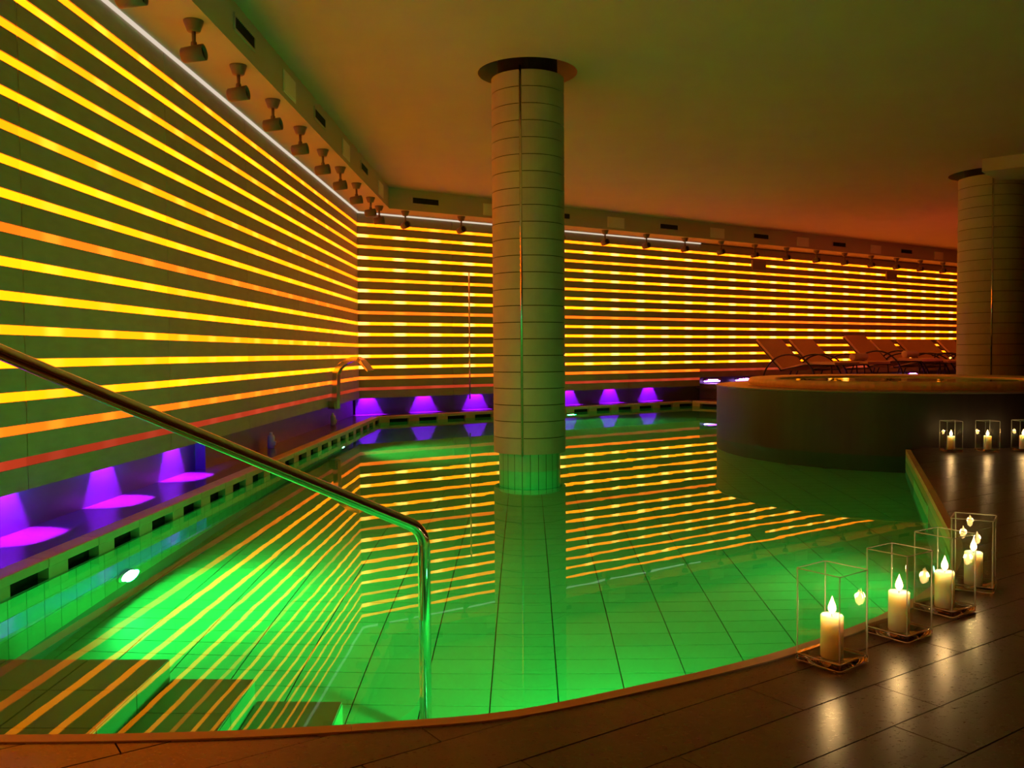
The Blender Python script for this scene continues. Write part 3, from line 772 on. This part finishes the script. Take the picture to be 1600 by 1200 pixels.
# ------------------------------------------------------------------ loungers and towels
def make_lounger():
    t = empty('sun_lounger'); W2 = .395
    def slab(name, prof, th, m):
        bm = bmesh.new(); rings = []
        for i,(x,z) in enumerate(prof):
            a,b = prof[max(i-1,0)],prof[min(i+1,len(prof)-1)]; d = Vector((b[0]-a[0],0,b[1]-a[1])).normalized(); n = Vector((-d.z,0,d.x))
            if n.z < 0: n = -n
            rings.append([bm.verts.new(Vector((x,s_*W2,z))+n*k) for s_,k in ((-1,0),(-1,th),(1,th),(1,0))])
        for a,b in zip(rings,rings[1:]):
            for k in range(4): bm.faces.new((a[k],a[(k+1)%4],b[(k+1)%4],b[k]))
        bm.faces.new(rings[0][::-1]); bm.faces.new(rings[-1]); return from_bm(name, bm, m, t)
    slab('backrest',[(-.70,.91),(-.52,.74),(-.26,.50),(-.03,.29)],.05,m_pad)
    slab('seat_pad',[(-.02,.275),(.08,.285),(.35,.35),(.56,.40)],.05,m_pad)
    slab('leg_pad',[(.565,.40),(.75,.415),(1.0,.41),(1.25,.40)],.05,m_pad)
    for s_ in (-1,1):
        bm = bmesh.new(); add_tube(bm,[(.18+.66*math.cos(a),s_*.432,.60*math.sin(a)+.012) for a in [PI*k/24 for k in range(25)]],.017,10); from_bm('arm_hoop', bm, m_frame, t, True)
        bm = bmesh.new(); add_tube(bm,[(-.70,s_*.412,.90),(-.03,s_*.412,.285),(.56,s_*.412,.395),(1.25,s_*.412,.395)],.014,8); from_bm('side_rail', bm, m_frame, t, True)
        bm = bmesh.new(); add_tube(bm,[(1.18,s_*.412,.39),(1.22,s_*.412,.0)],.014,8); from_bm('leg', bm, m_frame, t, True)
    bm = bmesh.new(); add_tube(bm,[(-.03,-.432,.28),(-.03,.432,.28)],.013,8); add_tube(bm,[(.78,-.412,.30),(.78,.412,.30)],.013,8); from_bm('cross_bar', bm, m_frame, t, True)
    return t
lg0 = make_lounger(); first = True
RZ_F = math.atan2(nB.y,nB.x)
LG = [(9.30,.65,0,'lounger at the left end of the row, beside the hot tub rim'),(10.42,.62,0,'lounger second from the left with a rolled towel'),(12.40,.62,0,'lounger third from the left with the tallest upright back'),
      (13.42,.62,0,'lounger fourth from the left, close against its steeper neighbour'),(14.33,.75,0,'lounger fifth from the left with a steeper back'),(15.24,.60,0,'lounger sixth from the left with a towel at its foot'),(16.45,.55,0,'lounger last in the row beside the far column')]
for t_,of,dr,lab in LG:
    o = lg0 if first else copy_tree(lg0); first = False
    p = PB(t_,of+.70,.42); o.location = p; o.rotation_euler = (0,0,RZ_F+dr)
    if 'tallest' in lab: o.scale = (1,1,1.1)
    tag(o, 'padded '+lab, 'lounger', 'sun loungers along the back wall')
for (t_,of),lab in zip(((10.42,2.15),(12.40,2.1),(15.24,2.1)),('rolled pale towel on the second lounger','rolled pale towel on the third lounger','rolled pale towel on the lounger left of the far column')):
    p = PB(t_,of-.05,.42+.470)
    if t_ == 12.40: p.z += .047
    t = tag(empty('rolled_towel', p, RZ_B), lab, 'towel', 'rolled towels on the loungers')
    bm = bmesh.new(); sp2 = []
    for k in range(41):
        a = 2*PI*2.6*k/40; r = .016+.062*k/40; sp2.append((r*math.cos(a),r*math.sin(a)))
    rings = []
    for x_ in (-.22,.22):
        rings.append([bm.verts.new((x_,y,z+.08)) for y,z in sp2])
    for i in range(40): bm.faces.new((rings[0][i],rings[0][i+1],rings[1][i+1],rings[1][i]))
    ob = from_bm('roll', bm, m_towel, t, True); so = ob.modifiers.new('s','SOLIDIFY'); so.thickness = .012
    bm = bmesh.new(); add_lathe(bm,[(0,-.23),(.070,-.23),(.078,-.22),(.078,.22),(.070,.23),(0,.23)],24,mx=Matrix.Translation((0,0,.08)) @ Matrix.Rotation(PI/2,4,'Y')); from_bm('core', bm, m_towel, t, True)

# ------------------------------------------------------------------ candles in square glass vases
def make_vase(side, h):
    t = empty('glass_vase'); a = side/2; r_ = .012
    def rr(s_, rad, n=4):
        return [(sx*(s_-rad)+rad*math.cos(q), sy*(s_-rad)+rad*math.sin(q)) for sx,sy,q0 in ((1,1,0),(-1,1,PI/2),(-1,-1,PI),(1,-1,1.5*PI)) for q in [q0+PI/2*k/n for k in range(n+1)]]
    bm = bmesh.new(); O_,I_ = rr(a,r_),rr(a-.006,r_-.005); n = len(O_)
    zs = .026
    o0 = [bm.verts.new((x,y,zs)) for x,y in O_]; o1 = [bm.verts.new((x,y,h)) for x,y in O_]; i0 = [bm.verts.new((x,y,zs)) for x,y in I_]; i1 = [bm.verts.new((x,y,h)) for x,y in I_]
    for k in range(n):
        j = (k+1)%n; bm.faces.new((o0[k],o0[j],o1[j],o1[k])); bm.faces.new((i0[j],i0[k],i1[k],i1[j])); bm.faces.new((o1[k],o1[j],i1[j],i1[k]))
    from_bm('walls', bm, m_vase, t)
    for sx in (-1,1):
        for sy in (-1,1):
            bm = bmesh.new(); add_tube(bm,[(sx*(a-.0065),sy*(a-.0065),zs),(sx*(a-.0065),sy*(a-.0065),h-.002)],.0026,10); from_bm('corner_glint', bm, m_edge_glint, t, True)
    bm = bmesh.new(); lo = [bm.verts.new((x,y,.001)) for x,y in rr(a-.004,r_)]; md = [bm.verts.new((x,y,.006)) for x,y in O_]; hi = [bm.verts.new((x,y,zs-.0005)) for x,y in O_]
    for P_,Q_ in ((lo,md),(md,hi)):
        for k in range(n): bm.faces.new((P_[k],P_[(k+1)%n],Q_[(k+1)%n],Q_[k]))
    bm.faces.new(lo[::-1])
    # dished top of the thick base
    prev = hi
    for f_,z in ((.8,.022),(.55,.016),(.3,.0135)):
        cur = [bm.verts.new((x*f_,y*f_,z)) for x,y in O_]
        for k in range(n): bm.faces.new((prev[k],prev[(k+1)%n],cur[(k+1)%n],cur[k]))
        prev = cur
    bm.faces.new(prev)
    o = from_bm('thick_base', bm, m_vbase, t, True)
    for zz in (.005,zs):
        bm = bmesh.new(); add_tube(bm,[(x,y,zz) for x,y in O_]+[(O_[0][0],O_[0][1],zz)],.0016,6,False); from_bm('base_glint', bm, m_edge_glint, t, True)  # pale rings put in as the bright glints around the base
    bm = bmesh.new(); add_tube(bm,[(x*(1-.003/a),y*(1-.003/a),h) for x,y in O_]+[(O_[0][0]*(1-.003/a),O_[0][1]*(1-.003/a),h)],.0022,6,False); from_bm('lip', bm, m_edge_glint, t, True)
    return t
def make_candle(h, r):
    t = empty('candle')
    bm = bmesh.new(); add_lathe(bm,[(0,0),(r-.002,0),(r,.003),(r,h-.004),(r-.003,h),(r*.72,h-.003),(r*.45,h-.008),(0,h-.009)],32); from_bm('wax', bm, m_wax, t, True)
    bm = bmesh.new(); add_tube(bm,[(0,0,h-.010),(.001,0,h),(.003,.0,h+.009)],.0012,6); from_bm('wick', bm, m_wick, t)
    bm = bmesh.new(); add_lathe(bm,[(0,0),(.006,.004),(.0115,.012),(.0125,.020),(.0095,.032),(.0045,.044),(0,.058)],16,mx=Matrix.Translation((0,0,h+.002))); from_bm('flame', bm, m_flame, t, True)
    lamp('candle_light','POINT',CANDLE_W,(1,.58,.24),t,(0,0,h+.032),shadow_soft_size=.014)
    return t
v0, k0 = make_vase(.165,.30), make_candle(.137,.0355); first = True
VS = [((1.024,2.853),262,'nearest','clear square glass vase nearest the camera on the deck corner','lit ivory candle in the nearest glass vase'),
      ((1.358,3.127),260,'','clear square glass vase second from the camera by the pool edge','lit ivory candle in the second nearest glass vase'),
      ((1.655,3.41),258,'','clear square glass vase third from the camera by the pool edge','lit ivory candle in the third nearest glass vase'),
      ((1.933,3.735),283,'','clear square glass vase rearmost of the four near ones','lit ivory candle in the rearmost of the four near vases'),
      ((4.33,8.82),225,'','clear square glass vase by the tub, left of the far three','lit ivory candle in the left vase by the tub'),
      ((4.68,8.80),232,'','clear square glass vase by the tub, middle of the far three','lit ivory candle in the middle vase by the tub'),
      ((5.05,8.83),225,'','clear square glass vase by the tub, cut by the right picture edge','lit ivory candle in the vase cut by the right picture edge')]
for (p,deg,_,l1,l2) in VS:
    a,b = (v0,k0) if first else (copy_tree(v0),copy_tree(k0)); first = False
    a.location = (p[0],p[1],FLOOR+.001); a.rotation_euler = (0,0,math.radians(deg+45))
    b.location = (p[0],p[1],FLOOR+.0165); b.rotation_euler = (0,0,random.uniform(0,6))
    tag(a, l1, 'vase', 'square glass candle vases'); tag(b, l2, 'candle', 'lit pillar candles')
